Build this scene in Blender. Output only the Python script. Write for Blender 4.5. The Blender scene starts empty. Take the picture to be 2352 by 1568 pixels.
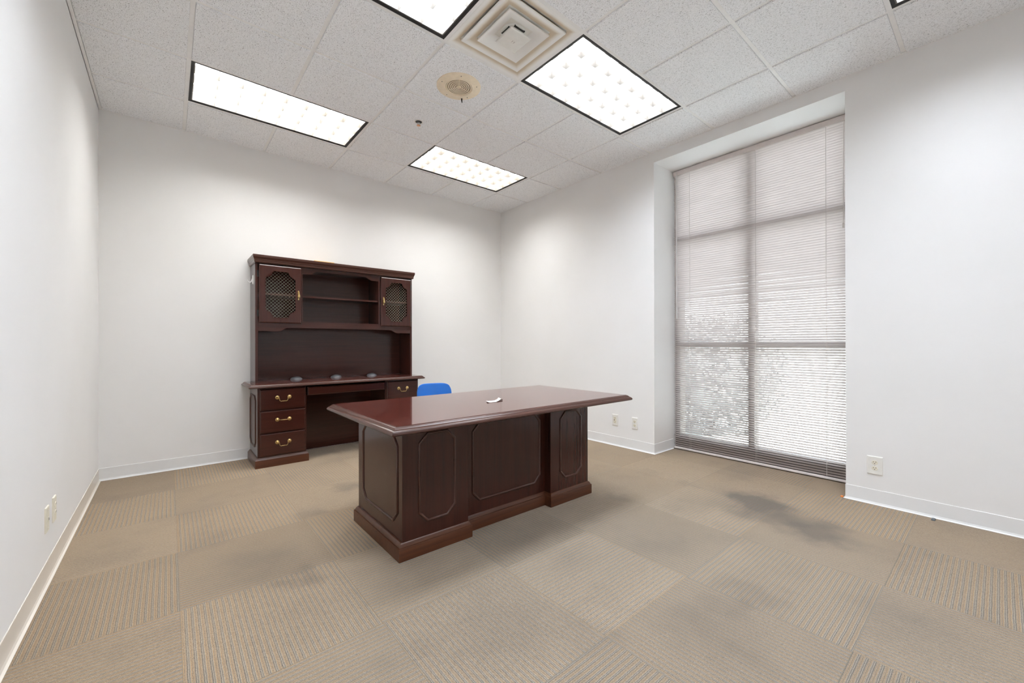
import bpy, bmesh, math, random
from mathutils import Matrix, Vector
random.seed(7)
S = bpy.context.scene
COL = S.collection
PI = math.pi

# ------------------------------------------------------------------ dimensions (metres)
XL, XR, YB, YF, H = -0.4316, 3.675, 4.636, -1.10, 2.987
GX, GY, GM = 0.1037, 4.0616, 0.6096            # ceiling grid
WY0, WY1, WZ = 0.707, 2.200, 2.880             # window recess
XG = 4.083                                     # window plane
CT = 0.035                                     # carpet tile origin x

# ------------------------------------------------------------------ materials
def newmat(name):
    m = bpy.data.materials.new(name); m.use_nodes = True
    nt = m.node_tree
    return m, nt, nt.nodes, nt.links, nt.nodes['Principled BSDF']

def ramp(N, stops, interp='LINEAR'):
    r = N.new('ShaderNodeValToRGB'); r.color_ramp.interpolation = interp
    e = r.color_ramp.elements
    while len(e) > 1: e.remove(e[-1])
    e[0].position = stops[0][0]; e[0].color = (*stops[0][1], 1)
    for p, c in stops[1:]:
        k = e.new(p); k.color = (*c, 1)
    return r

def math_node(N, L, op, a, b=None, c=None):
    n = N.new('ShaderNodeMath'); n.operation = op
    for i, v in enumerate((a, b, c)):
        if v is None: continue
        if isinstance(v, (int, float)): n.inputs[i].default_value = v
        else: L.new(v, n.inputs[i])
    return n.outputs[0]

def mixcol(N, L, fac, a, b, blend='MIX'):
    n = N.new('ShaderNodeMix'); n.data_type = 'RGBA'; n.blend_type = blend
    for i, v in ((0, fac), (6, a), (7, b)):
        if isinstance(v, (int, float)): n.inputs[i].default_value = v
        elif isinstance(v, tuple): n.inputs[i].default_value = (*v, 1)
        else: L.new(v, n.inputs[i])
    return n.outputs[2]

def plain(name, col, rough=0.5, metal=0.0, spec=0.5, noise=0.0, coat=0.0, nscale=30):
    m, nt, N, L, p = newmat(name)
    p.inputs['Roughness'].default_value = rough
    p.inputs['Metallic'].default_value = metal
    p.inputs['Specular IOR Level'].default_value = spec
    p.inputs['Coat Weight'].default_value = coat
    tc = N.new('ShaderNodeTexCoord'); n = N.new('ShaderNodeTexNoise')
    n.inputs['Scale'].default_value = nscale; n.inputs['Detail'].default_value = 3
    L.new(tc.outputs['Object'], n.inputs['Vector'])
    lo = tuple(c * (1 - noise) for c in col); hi = tuple(min(1, c * (1 + noise)) for c in col)
    r = ramp(N, [(0.35, lo), (0.65, hi)])
    L.new(n.outputs['Fac'], r.inputs['Fac']); L.new(r.outputs['Color'], p.inputs['Base Color'])
    return m

def wall_mat():
    m, nt, N, L, p = newmat('painted_wall')
    p.inputs['Roughness'].default_value = 0.55
    p.inputs['Specular IOR Level'].default_value = 0.25
    g = N.new('ShaderNodeNewGeometry')
    n = N.new('ShaderNodeTexNoise'); n.inputs['Scale'].default_value = 1.6; n.inputs['Detail'].default_value = 5
    L.new(g.outputs['Position'], n.inputs['Vector'])
    r = ramp(N, [(0.3, (0.79, 0.785, 0.775)), (0.7, (0.82, 0.815, 0.81))])
    L.new(n.outputs['Fac'], r.inputs['Fac'])
    # rare small scuffs
    s = N.new('ShaderNodeTexNoise'); s.inputs['Scale'].default_value = 9; s.inputs['Detail'].default_value = 6; s.inputs['Roughness'].default_value = 0.75
    L.new(g.outputs['Position'], s.inputs['Vector'])
    sr = ramp(N, [(0.735, (0, 0, 0)), (0.80, (1, 1, 1))])
    L.new(s.outputs['Fac'], sr.inputs['Fac'])
    c = mixcol(N, L, math_node(N, L, 'MULTIPLY', sr.outputs['Color'], 0.35), r.outputs['Color'], (0.5, 0.49, 0.47))
    L.new(c, p.inputs['Base Color'])
    o = N.new('ShaderNodeTexNoise'); o.inputs['Scale'].default_value = 260
    L.new(g.outputs['Position'], o.inputs['Vector'])
    b = N.new('ShaderNodeBump'); b.inputs['Strength'].default_value = 0.06; b.inputs['Distance'].default_value = 0.001
    L.new(o.outputs['Fac'], b.inputs['Height']); L.new(b.outputs['Normal'], p.inputs['Normal'])
    return m

def wood_mat(name, axis, dark=(0.029, 0.0076, 0.0050), light=(0.059, 0.0160, 0.0103), rough=0.22, scale=1.0, coat=0.22):
    m, nt, N, L, p = newmat(name)
    tc = N.new('ShaderNodeTexCoord'); mp = N.new('ShaderNodeMapping')
    L.new(tc.outputs['Object'], mp.inputs['Vector'])
    sc = [38.0 * scale] * 3; sc[axis] = 1.3 * scale
    mp.inputs['Scale'].default_value = sc
    n = N.new('ShaderNodeTexNoise'); n.inputs['Scale'].default_value = 1.0; n.inputs['Detail'].default_value = 7
    n.inputs['Roughness'].default_value = 0.62; n.inputs['Distortion'].default_value = 0.6
    L.new(mp.outputs['Vector'], n.inputs['Vector'])
    mp2 = N.new('ShaderNodeMapping'); sc2 = [190.0 * scale] * 3; sc2[axis] = 5.0 * scale
    mp2.inputs['Scale'].default_value = sc2; L.new(tc.outputs['Object'], mp2.inputs['Vector'])
    n2 = N.new('ShaderNodeTexNoise'); n2.inputs['Scale'].default_value = 1.0; n2.inputs['Detail'].default_value = 3
    L.new(mp2.outputs['Vector'], n2.inputs['Vector'])
    f = math_node(N, L, 'ADD', math_node(N, L, 'MULTIPLY', n.outputs['Fac'], 0.68), math_node(N, L, 'MULTIPLY', n2.outputs['Fac'], 0.32))
    mid = tuple((a + b) / 2 for a, b in zip(dark, light))
    r = ramp(N, [(0.24, dark), (0.50, mid), (0.78, light)])
    L.new(f, r.inputs['Fac']); L.new(r.outputs['Color'], p.inputs['Base Color'])
    p.inputs['Roughness'].default_value = rough
    p.inputs['Specular IOR Level'].default_value = 0.35
    p.inputs['Coat Weight'].default_value = coat; p.inputs['Coat Roughness'].default_value = rough * 0.6
    return m

def ceiling_mat():
    m, nt, N, L, p = newmat('fissured_tile')
    p.inputs['Roughness'].default_value = 0.95; p.inputs['Specular IOR Level'].default_value = 0.05
    g = N.new('ShaderNodeNewGeometry')
    d = N.new('ShaderNodeTexNoise'); d.inputs['Scale'].default_value = 7; d.inputs['Detail'].default_value = 2
    L.new(g.outputs['Position'], d.inputs['Vector'])
    add = N.new('ShaderNodeVectorMath'); add.operation = 'MULTIPLY_ADD'
    L.new(d.outputs['Color'], add.inputs[0]); add.inputs[1].default_value = (0.05, 0.05, 0); L.new(g.outputs['Position'], add.inputs[2])
    mp = N.new('ShaderNodeMapping'); mp.inputs['Rotation'].default_value = (0, 0, 0.9); mp.inputs['Scale'].default_value = (250, 105, 60)
    L.new(add.outputs[0], mp.inputs['Vector'])
    n = N.new('ShaderNodeTexNoise'); n.inputs['Scale'].default_value = 1.0; n.inputs['Detail'].default_value = 3; n.inputs['Roughness'].default_value = 0.55
    L.new(mp.outputs['Vector'], n.inputs['Vector'])
    r = ramp(N, [(0.28, (0.30, 0.30, 0.31)), (0.395, (0.88, 0.895, 0.91)), (0.45, (0.95, 0.965, 0.985))])  # shade inside the fissures painted into the colour as dark flecks
    L.new(n.outputs['Fac'], r.inputs['Fac'])
    fg = N.new('ShaderNodeTexNoise'); fg.inputs['Scale'].default_value = 210; fg.inputs['Detail'].default_value = 3; fg.inputs['Roughness'].default_value = 0.7
    L.new(g.outputs['Position'], fg.inputs['Vector'])
    fr_ = ramp(N, [(0.34, (0.72, 0.72, 0.72)), (0.46, (0.98, 0.98, 0.98)), (0.55, (1, 1, 1))]); L.new(fg.outputs['Fac'], fr_.inputs['Fac'])
    L.new(mixcol(N, L, 1.0, r.outputs['Color'], fr_.outputs['Color'], 'MULTIPLY'), p.inputs['Base Color'])
    b = N.new('ShaderNodeBump'); b.inputs['Strength'].default_value = 0.55; b.inputs['Distance'].default_value = 0.004
    L.new(math_node(N, L, 'ADD', n.outputs['Fac'], math_node(N, L, 'MULTIPLY', fg.outputs['Fac'], 0.5)), b.inputs['Height']); L.new(b.outputs['Normal'], p.inputs['Normal'])
    return m

def carpet_mat():
    m, nt, N, L, p = newmat('carpet_tiles')
    p.inputs['Roughness'].default_value = 0.95; p.inputs['Specular IOR Level'].default_value = 0.05
    p.inputs['Sheen Weight'].default_value = 0.15
    g = N.new('ShaderNodeNewGeometry'); sp = N.new('ShaderNodeSeparateXYZ'); L.new(g.outputs['Position'], sp.inputs[0])
    X, Y = sp.outputs[0], sp.outputs[1]
    T = 0.6096
    tx = math_node(N, L, 'DIVIDE', math_node(N, L, 'SUBTRACT', X, CT), T)
    ty = math_node(N, L, 'DIVIDE', math_node(N, L, 'SUBTRACT', Y, 1.560), T)
    ix, iy = math_node(N, L, 'FLOOR', tx), math_node(N, L, 'FLOOR', ty)
    par = math_node(N, L, 'FLOORED_MODULO', math_node(N, L, 'ADD', ix, iy), 2.0)
    def sel(a, b):   # par 0 -> a, par 1 -> b
        n = N.new('ShaderNodeMix'); n.data_type = 'FLOAT'
        L.new(par, n.inputs[0]); L.new(a, n.inputs[2]); L.new(b, n.inputs[3]); return n.outputs[0]
    u, v = sel(X, Y), sel(Y, X)
    def noise1(scale, detail, k):
        q = N.new('ShaderNodeTexNoise'); q.inputs['Scale'].default_value = scale; q.inputs['Detail'].default_value = detail
        L.new(g.outputs['Position'], q.inputs['Vector'])
        return math_node(N, L, 'MULTIPLY', math_node(N, L, 'SUBTRACT', q.outputs['Fac'], 0.5), k)
    u = math_node(N, L, 'ADD', u, math_node(N, L, 'ADD', noise1(9, 2, 0.004), noise1(120, 1, 0.0018)))
    cell = N.new('ShaderNodeCombineXYZ'); L.new(ix, cell.inputs[0]); L.new(iy, cell.inputs[1])
    wn = N.new('ShaderNodeTexWhiteNoise'); wn.noise_dimensions = '2D'; L.new(cell.outputs[0], wn.inputs['Vector'])
    # yarn rows
    P = 0.0208
    ph = math_node(N, L, 'FRACT', math_node(N, L, 'DIVIDE', u, P))
    rows = ramp(N, [(0.0, (0.40, 0.29, 0.185)), (0.12, (0.34, 0.275, 0.21)), (0.25, (0.10, 0.105, 0.11)), (0.37, (0.38, 0.36, 0.33)),
                    (0.49, (0.125, 0.13, 0.135)), (0.60, (0.36, 0.325, 0.275)), (0.74, (0.43, 0.295, 0.165)), (0.86, (0.27, 0.215, 0.16))], 'CONSTANT')
    L.new(ph, rows.inputs['Fac'])
    # flecks along each yarn
    uv = N.new('ShaderNodeCombineXYZ')
    L.new(math_node(N, L, 'MULTIPLY', u, 1 / 0.0026), uv.inputs[0]); L.new(math_node(N, L, 'MULTIPLY', v, 135), uv.inputs[1]); L.new(math_node(N, L, 'MULTIPLY', wn.outputs['Value'], 40), uv.inputs[2])
    fl = N.new('ShaderNodeTexNoise'); fl.inputs['Scale'].default_value = 1.0; fl.inputs['Detail'].default_value = 2; fl.inputs['Roughness'].default_value = 0.6
    L.new(uv.outputs[0], fl.inputs['Vector'])
    flr = ramp(N, [(0.30, (0.10, 0.10, 0.105)), (0.45, (0.29, 0.225, 0.16)), (0.56, (0.31, 0.26, 0.20)), (0.72, (0.46, 0.41, 0.345))])
    L.new(fl.outputs['Fac'], flr.inputs['Fac'])
    # how crisply the stripes read changes with wear
    wear = N.new('ShaderNodeTexNoise'); wear.inputs['Scale'].default_value = 1.1; wear.inputs['Detail'].default_value = 3
    L.new(g.outputs['Position'], wear.inputs['Vector'])
    wr = N.new('ShaderNodeMapRange'); wr.inputs[1].default_value = 0.35; wr.inputs[2].default_value = 0.65; wr.inputs[3].default_value = 0.45; wr.inputs[4].default_value = 0.76
    L.new(wear.outputs['Fac'], wr.inputs[0])
    col = mixcol(N, L, wr.outputs[0], flr.outputs['Color'], rows.outputs['Color'])
    fib = N.new('ShaderNodeTexNoise'); fib.inputs['Scale'].default_value = 420; fib.inputs['Detail'].default_value = 3; fib.inputs['Roughness'].default_value = 0.7
    L.new(g.outputs['Position'], fib.inputs['Vector'])
    fbr = ramp(N, [(0.32, (0.62, 0.62, 0.63)), (0.50, (1.0, 1.0, 1.0)), (0.68, (1.28, 1.27, 1.25))]); L.new(fib.outputs['Fac'], fbr.inputs['Fac'])
    col = mixcol(N, L, 1.0, col, fbr.outputs['Color'], 'MULTIPLY')
    # tile to tile tone
    tone = N.new('ShaderNodeMapRange'); tone.inputs[3].default_value = 0.90; tone.inputs[4].default_value = 1.08
    L.new(wn.outputs['Value'], tone.inputs[0])
    cmb = N.new('ShaderNodeCombineColor')
    for i in range(3): L.new(tone.outputs[0], cmb.inputs[i])
    col = mixcol(N, L, 1.0, col, cmb.outputs[0], 'MULTIPLY')
    # soiling: broad traffic grime plus individual spills
    gn = N.new('ShaderNodeTexNoise'); gn.inputs['Scale'].default_value = 2.3; gn.inputs['Detail'].default_value = 9; gn.inputs['Roughness'].default_value = 0.6
    L.new(g.outputs['Position'], gn.inputs['Vector'])
    gr = ramp(N, [(0.50, (0, 0, 0)), (0.75, (1, 1, 1))]); L.new(gn.outputs['Fac'], gr.inputs['Fac'])
    grime = math_node(N, L, 'MULTIPLY', gr.outputs['Color'], 0.30)
    dn = N.new('ShaderNodeTexNoise'); dn.inputs['Scale'].default_value = 7; dn.inputs['Detail'].default_value = 5
    L.new(g.outputs['Position'], dn.inputs['Vector'])
    dv = N.new('ShaderNodeVectorMath'); dv.operation = 'MULTIPLY_ADD'
    L.new(dn.outputs['Color'], dv.inputs[0]); dv.inputs[1].default_value = (0.34, 0.34, 0); L.new(g.outputs['Position'], dv.inputs[2])
    tot = grime
    for (sx, sy, sr, k) in [(3.13, 1.10, 0.24, 0.62), (2.98, 0.96, 0.32, 0.48), (2.89, 0.70, 0.28, 0.66), (3.0, 1.2, 0.42, 0.18), (2.45, 1.745, 0.13, 0.32), (3.10, 1.58, 0.13, 0.24),
                            (1.98, 0.70, 0.20, 0.28), (0.47, 2.10, 0.13, 0.38), (1.00, 1.25, 0.30, 0.16), (0.70, 2.9, 0.14, 0.28), (1.05, 3.2, 0.16, 0.32),
                            (1.60, 0.72, 0.26, 0.26), (0.3, 2.35, 0.34, 0.18), (2.2, 0.2, 0.30, 0.15), (1.2, 1.0, 0.16, 0.2), (0.2, 2.85, 0.22, 0.16), (2.7, 1.4, 0.3, 0.14)]:
        ds = N.new('ShaderNodeVectorMath'); ds.operation = 'DISTANCE'
        L.new(dv.outputs[0], ds.inputs[0]); ds.inputs[1].default_value = (sx + 0.17, sy + 0.17, 0)
        mr = N.new('ShaderNodeMapRange'); mr.interpolation_type = 'SMOOTHSTEP'
        mr.inputs[1].default_value = sr; mr.inputs[2].default_value = sr * 0.15; mr.inputs[3].default_value = 0; mr.inputs[4].default_value = k
        L.new(ds.outputs['Value'], mr.inputs[0])
        tot = math_node(N, L, 'ADD', tot, mr.outputs[0])
    tot = math_node(N, L, 'MINIMUM', tot, 0.8)
    cd = N.new('ShaderNodeVectorMath'); cd.operation = 'DISTANCE'; L.new(dv.outputs[0], cd.inputs[0]); cd.inputs[1].default_value = (1.65, 0.95, 0)
    cm = N.new('ShaderNodeMapRange'); cm.interpolation_type = 'SMOOTHSTEP'; cm.inputs[1].default_value = 0.5; cm.inputs[2].default_value = 2.4
    L.new(cd.outputs['Value'], cm.inputs[0])
    tint = mixcol(N, L, cm.outputs[0], (0.86, 0.85, 0.83), (0.92, 0.84, 0.735))     # greyer in the middle of the room, warmer away from it
    col = mixcol(N, L, 1.0, col, tint, 'MULTIPLY')
    col = mixcol(N, L, tot, col, (0.10, 0.086, 0.072))
    # seams
    def seam(t):
        f = math_node(N, L, 'FRACT', t)
        d = math_node(N, L, 'MINIMUM', f, math_node(N, L, 'SUBTRACT', 1.0, f))
        return math_node(N, L, 'LESS_THAN', d, 0.0024)
    sm = math_node(N, L, 'MULTIPLY', math_node(N, L, 'MAXIMUM', seam(tx), seam(ty)), 0.5)
    col = mixcol(N, L, sm, col, (0.16, 0.135, 0.10))
    L.new(col, p.inputs['Base Color'])
    rib = math_node(N, L, 'SINE', math_node(N, L, 'MULTIPLY', u, 2 * PI / P))
    hgt = math_node(N, L, 'ADD', math_node(N, L, 'MULTIPLY', rib, 0.5), math_node(N, L, 'MULTIPLY', fl.outputs['Fac'], 1.6))
    b = N.new('ShaderNodeBump'); b.inputs['Strength'].default_value = 0.55; b.inputs['Distance'].default_value = 0.002
    L.new(hgt, b.inputs['Height']); L.new(b.outputs['Normal'], p.inputs['Normal'])
    return m

def emit_mat(name, col, strength):
    m, nt, N, L, p = newmat(name)
    p.inputs['Base Color'].default_value = (0.8, 0.8, 0.8, 1)
    p.inputs['Emission Color'].default_value = (*col, 1); p.inputs['Emission Strength'].default_value = strength
    return m

def slat_mat():
    m, nt, N, L, p = newmat('blind_slat')
    out = N['Material Output']
    tc = N.new('ShaderNodeTexCoord'); n = N.new('ShaderNodeTexNoise'); n.inputs['Scale'].default_value = 3
    L.new(tc.outputs['Object'], n.inputs['Vector'])
    r = ramp(N, [(0.3, (0.60, 0.55, 0.53)), (0.7, (0.63, 0.58, 0.56))]); L.new(n.outputs['Fac'], r.inputs['Fac'])
    L.new(r.outputs['Color'], p.inputs['Base Color']); p.inputs['Roughness'].default_value = 0.4
    t = N.new('ShaderNodeBsdfTranslucent'); t.inputs['Color'].default_value = (0.80, 0.74, 0.72, 1)
    mx = N.new('ShaderNodeMixShader'); mx.inputs[0].default_value = 0.18
    L.new(p.outputs[0], mx.inputs[1]); L.new(t.outputs[0], mx.inputs[2]); L.new(mx.outputs[0], out.inputs[0])
    return m

def glass_mat():
    m, nt, N, L, p = newmat('window_glass')
    out = N['Material Output']
    t = N.new('ShaderNodeBsdfTransparent'); t.inputs['Color'].default_value = (0.93, 0.95, 0.95, 1)
    gl = N.new('ShaderNodeBsdfGlossy'); gl.inputs['Roughness'].default_value = 0.02
    lw = N.new('ShaderNodeFresnel'); lw.inputs['IOR'].default_value = 1.45
    mx = N.new('ShaderNodeMixShader'); L.new(lw.outputs[0], mx.inputs[0]); L.new(t.outputs[0], mx.inputs[1]); L.new(gl.outputs[0], mx.inputs[2])
    L.new(mx.outputs[0], out.inputs[0])
    return m

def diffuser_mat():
    # white enamel; tan bands paint both dust and shade beside each gap
    m, nt, N, L, p = newmat('dust_shade_diffuser')
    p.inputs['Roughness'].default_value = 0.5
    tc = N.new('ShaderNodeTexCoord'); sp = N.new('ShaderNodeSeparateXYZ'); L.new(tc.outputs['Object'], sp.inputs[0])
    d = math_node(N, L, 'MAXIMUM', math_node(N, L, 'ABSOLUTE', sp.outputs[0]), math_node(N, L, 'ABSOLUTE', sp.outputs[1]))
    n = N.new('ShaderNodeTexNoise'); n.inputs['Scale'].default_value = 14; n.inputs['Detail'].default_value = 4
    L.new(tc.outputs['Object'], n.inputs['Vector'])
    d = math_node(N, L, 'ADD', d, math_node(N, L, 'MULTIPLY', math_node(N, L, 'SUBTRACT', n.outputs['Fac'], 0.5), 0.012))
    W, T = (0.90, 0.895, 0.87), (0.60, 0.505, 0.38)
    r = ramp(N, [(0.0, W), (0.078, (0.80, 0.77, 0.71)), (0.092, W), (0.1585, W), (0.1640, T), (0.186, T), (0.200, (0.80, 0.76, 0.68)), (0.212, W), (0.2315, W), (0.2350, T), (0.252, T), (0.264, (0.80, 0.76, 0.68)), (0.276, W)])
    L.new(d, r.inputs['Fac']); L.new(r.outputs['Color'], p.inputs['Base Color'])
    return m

M = dict(
    dust_shade=diffuser_mat(),
    wall=wall_mat(), ceil=ceiling_mat(), carpet=carpet_mat(), slat=slat_mat(), glass=glass_mat(),
    wx=wood_mat('mahogany_lengthwise', 0), wy=wood_mat('mahogany_crosswise', 1), wz=wood_mat('mahogany_upright', 2),
    top=wood_mat('mahogany_polished_top', 0, (0.060, 0.0145, 0.0112), (0.125, 0.037, 0.027), 0.07, 0.7, 0.35),
    edge=wood_mat('mahogany_moulding', 0, (0.038, 0.0130, 0.0085), (0.085, 0.031, 0.019), 0.32),
    base=wood_mat('mahogany_worn_plinth', 0, (0.035, 0.0105, 0.0050), (0.125, 0.042, 0.017), 0.34, 0.6),
    brass=plain('aged_brass', (0.52, 0.36, 0.15), 0.28, 1.0, noise=0.15, nscale=120),
    wire=plain('brass_wire', (0.38, 0.33, 0.26), 0.45, 0.6, noise=0.1),
    hinge=plain('dark_hinge', (0.03, 0.028, 0.027), 0.35, 0.8, noise=0.1),
    grom=plain('grey_plastic', (0.15, 0.155, 0.165), 0.3, noise=0.08),
    dgrom=plain('dark_plastic', (0.035, 0.03, 0.028), 0.45, noise=0.08),
    grid=plain('white_grid', (0.88, 0.88, 0.87), 0.5, noise=0.02),
    vinyl=plain('white_vinyl_base', (0.78, 0.785, 0.785), 0.22, noise=0.02, nscale=4),
    vinylb=plain('left_vinyl_base', (0.72, 0.665, 0.59), 0.25, noise=0.02, nscale=4),  # base of the left wall, tinted beige
    black=plain('black_shadow_gap', (0.012, 0.012, 0.012), 0.6, noise=0.1),
    housing=plain('white_housing', (0.80, 0.78, 0.75), 0.45, noise=0.02),
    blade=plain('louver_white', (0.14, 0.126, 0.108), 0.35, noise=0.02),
    diff=plain('off_white_diffuser', (0.88, 0.875, 0.84), 0.5, noise=0.05, nscale=9),
    speaker=plain('aged_ivory_grille', (0.86, 0.745, 0.57), 0.5, noise=0.04),
    cav=plain('tan_cone', (0.42, 0.33, 0.22), 0.7, noise=0.06),
    dust=plain('dark_cavity', (0.10, 0.085, 0.065), 0.8, noise=0.2),
    chrome=plain('dull_chrome', (0.55, 0.52, 0.50), 0.3, 1.0, noise=0.1),
    copper=plain('copper', (0.55, 0.27, 0.14), 0.35, 0.9, noise=0.1),
    outlet=plain('white_plate', (0.78, 0.77, 0.73), 0.4, noise=0.02),
    ivory=plain('ivory_plate', (0.74, 0.70, 0.58), 0.4, noise=0.02),
    slot=plain('dark_slot', (0.03, 0.03, 0.028), 0.6, noise=0.1),
    chair=plain('blue_plastic', (0.010, 0.145, 0.52), 0.32, noise=0.05, nscale=6),
    steel=plain('chrome_leg', (0.6, 0.6, 0.6), 0.2, 1.0, noise=0.05),
    frame=plain('bronze_frame', (0.085, 0.066, 0.054), 0.45, 0.2, noise=0.08),
    rail=plain('blind_rail', (0.70, 0.64, 0.62), 0.4, noise=0.03),
    cord=plain('blind_cord', (0.66, 0.61, 0.58), 0.7, noise=0.05),
    clear=plain('clear_wand', (0.80, 0.79, 0.78), 0.2, noise=0.02),
    hook=plain('white_hook', (0.85, 0.85, 0.85), 0.35, noise=0.02),
    pad=plain('yellow_paper', (0.85, 0.52, 0.20), 0.7, noise=0.06),
    paper=plain('white_paper', (0.88, 0.87, 0.86), 0.7, noise=0.02),
    pen=plain('dark_brown_stick', (0.05, 0.03, 0.02), 0.4, noise=0.1),
    scrap=plain('grey_scrap', (0.10, 0.11, 0.12), 0.6, noise=0.2),
    orange=plain('orange_scrap', (0.8, 0.25, 0.05), 0.6, noise=0.1),
    lawn=plain('sunlit_lawn', (0.49, 0.53, 0.52), 0.9, noise=0.25, nscale=25),
    leaf=plain('shrub_leaf', (0.19, 0.197, 0.202), 0.6, noise=0.15, nscale=18),
    emit=emit_mat('lamp_glow_warm', (0.985, 0.985, 0.97), 24.0),
    emitc=emit_mat('lamp_glow_neutral', (0.92, 0.985, 1.08), 24.0),
)

# ------------------------------------------------------------------ mesh helpers
class B:
    def __init__(s): s.bm = bmesh.new()
    def box(s, x0, x1, y0, y1, z0, z1, bev=0.0, seg=2):
        vs = [s.bm.verts.new((x, y, z)) for x in (x0, x1) for y in (y0, y1) for z in (z0, z1)]
        q = [(0, 1, 3, 2), (4, 6, 7, 5), (0, 4, 5, 1), (2, 3, 7, 6), (0, 2, 6, 4), (1, 5, 7, 3)]
        fs = [s.bm.faces.new([vs[i] for i in f]) for f in q]
        if bev > 0:
            es = {e for f in fs for e in f.edges}
            bmesh.ops.bevel(s.bm, geom=list(es), offset=bev, segments=seg, affect='EDGES', profile=0.5)
        return s
    def loft(s, outline, levels, fn=lambda a, b, c: (a, b, c), cap0=True, cap1=True, closed=False):
        """rings of a mitred closed outline (CCW): levels = [(outward offset, height)]"""
        n = len(outline); rings = []
        nrm = []
        for i in range(n):
            p0, p1, p2 = Vector(outline[i - 1]), Vector(outline[i]), Vector(outline[(i + 1) % n])
            d1, d2 = (p1 - p0).normalized(), (p2 - p1).normalized()
            n1, n2 = Vector((d1.y, -d1.x)), Vector((d2.y, -d2.x))
            k = 1 + n1.dot(n2)
            nrm.append((n1 + n2) / k)
        for off, h in levels:
            rings.append([s.bm.verts.new(fn(outline[i][0] + nrm[i].x * off, outline[i][1] + nrm[i].y * off, h)) for i in range(n)])
        m = len(rings)
        for j in range(m if closed else m - 1):
            a, b = rings[j], rings[(j + 1) % m]
            for i in range(n):
                s.bm.faces.new((a[i], a[(i + 1) % n], b[(i + 1) % n], b[i]))
        if not closed:
            if cap0: s.bm.faces.new(rings[0][::-1])
            if cap1: s.bm.faces.new(rings[-1])
        return s
    def tube(s, pts, r, seg=8, cap=True):
        pts = [Vector(p) for p in pts]; rings = []
        up = None
        for i, p in enumerate(pts):
            d = (pts[min(i + 1, len(pts) - 1)] - pts[max(i - 1, 0)]).normalized()
            if up is None:
                up = Vector((0, 0, 1)) if abs(d.z) < 0.9 else Vector((1, 0, 0))
            a = d.cross(up).normalized(); b2 = a.cross(d).normalized(); up = b2
            rr = r[i] if isinstance(r, (list, tuple)) else r
            rings.append([s.bm.verts.new(p + a * rr * math.cos(2 * PI * k / seg) + b2 * rr * math.sin(2 * PI * k / seg)) for k in range(seg)])
        for a, b in zip(rings, rings[1:]):
            for k in range(seg): s.bm.faces.new((a[k], a[(k + 1) % seg], b[(k + 1) % seg], b[k]))
        if cap: s.bm.faces.new(rings[0][::-1]); s.bm.faces.new(rings[-1])
        return s
    def lathe(s, prof, origin, axis=(0, 0, 1), seg=32):
        """prof = [(radius, height along axis)]"""
        ax = Vector(axis).normalized(); t = Vector((1, 0, 0)) if abs(ax.x) < 0.9 else Vector((0, 1, 0))
        a = ax.cross(t).normalized(); b = ax.cross(a); o = Vector(origin); rings = []
        for r, h in prof:
            if r < 1e-6: rings.append([s.bm.verts.new(o + ax * h)])
            else: rings.append([s.bm.verts.new(o + ax * h + a * r * math.cos(2 * PI * k / seg) + b * r * math.sin(2 * PI * k / seg)) for k in range(seg)])
        for p, q in zip(rings, rings[1:]):
            for k in range(seg):
                k2 = (k + 1) % seg
                if len(p) == 1 and len(q) == 1: continue
                if len(p) == 1: s.bm.faces.new((p[0], q[k2], q[k]))
                elif len(q) == 1: s.bm.faces.new((p[k], p[k2], q[0]))
                else: s.bm.faces.new((p[k], p[k2], q[k2], q[k]))
        return s
    def prism(s, poly, fn, d0, d1):
        """polygon (a,b) extruded from depth d0 to d1; fn(a,b,d) -> xyz"""
        A = [s.bm.verts.new(fn(a, b, d0)) for a, b in poly]; C = [s.bm.verts.new(fn(a, b, d1)) for a, b in poly]
        n = len(poly)
        s.bm.faces.new(A); s.bm.faces.new(C[::-1])
        for i in range(n): s.bm.faces.new((A[i], C[i], C[(i + 1) % n], A[(i + 1) % n]))
        return s
    def quad(s, *pts):
        s.bm.faces.new([s.bm.verts.new(p) for p in pts]); return s
    def build(s, name, mat, parent=None, smooth=False, label=None):
        bmesh.ops.recalc_face_normals(s.bm, faces=s.bm.faces)
        me = bpy.data.meshes.new(name)
        if parent is not None:
            w = parent
            off = Vector((0, 0, 0))
            while w is not None: off += w.location; w = w.parent
            bmesh.ops.translate(s.bm, verts=s.bm.verts, vec=-off)
        s.bm.to_mesh(me); s.bm.free()
        if smooth:
            for pl in me.polygons: pl.use_smooth = True
            me.set_sharp_from_angle(angle=math.radians(40))
        me.materials.append(mat if not isinstance(mat, str) else M[mat])
        o = bpy.data.objects.new(name, me); COL.objects.link(o)
        if parent is not None: o.parent = parent
        if label: o['label'] = label
        return o

def thing(name, label, cat, loc, group=None):
    o = bpy.data.objects.new(name, None); COL.objects.link(o); o.location = loc
    o.empty_display_size = 0.05
    return tag(o, label, cat, group)
def tag(o, label, cat, group=None):
    o['label'] = label; o['category'] = cat
    if group: o['group'] = group
    return o
def struct(o): o['kind'] = 'structure'; return o
def copy_tree(o, dx, parent=None):
    c = o.copy(); COL.objects.link(c)
    if parent is None: c.location = o.location + Vector(dx)
    else: c.parent = parent
    for ch in list(o.children): copy_tree(ch, dx, c)
    return c

def rect(x0, x1, y0, y1): return [(x0, y0), (x1, y0), (x1, y1), (x0, y1)]

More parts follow.
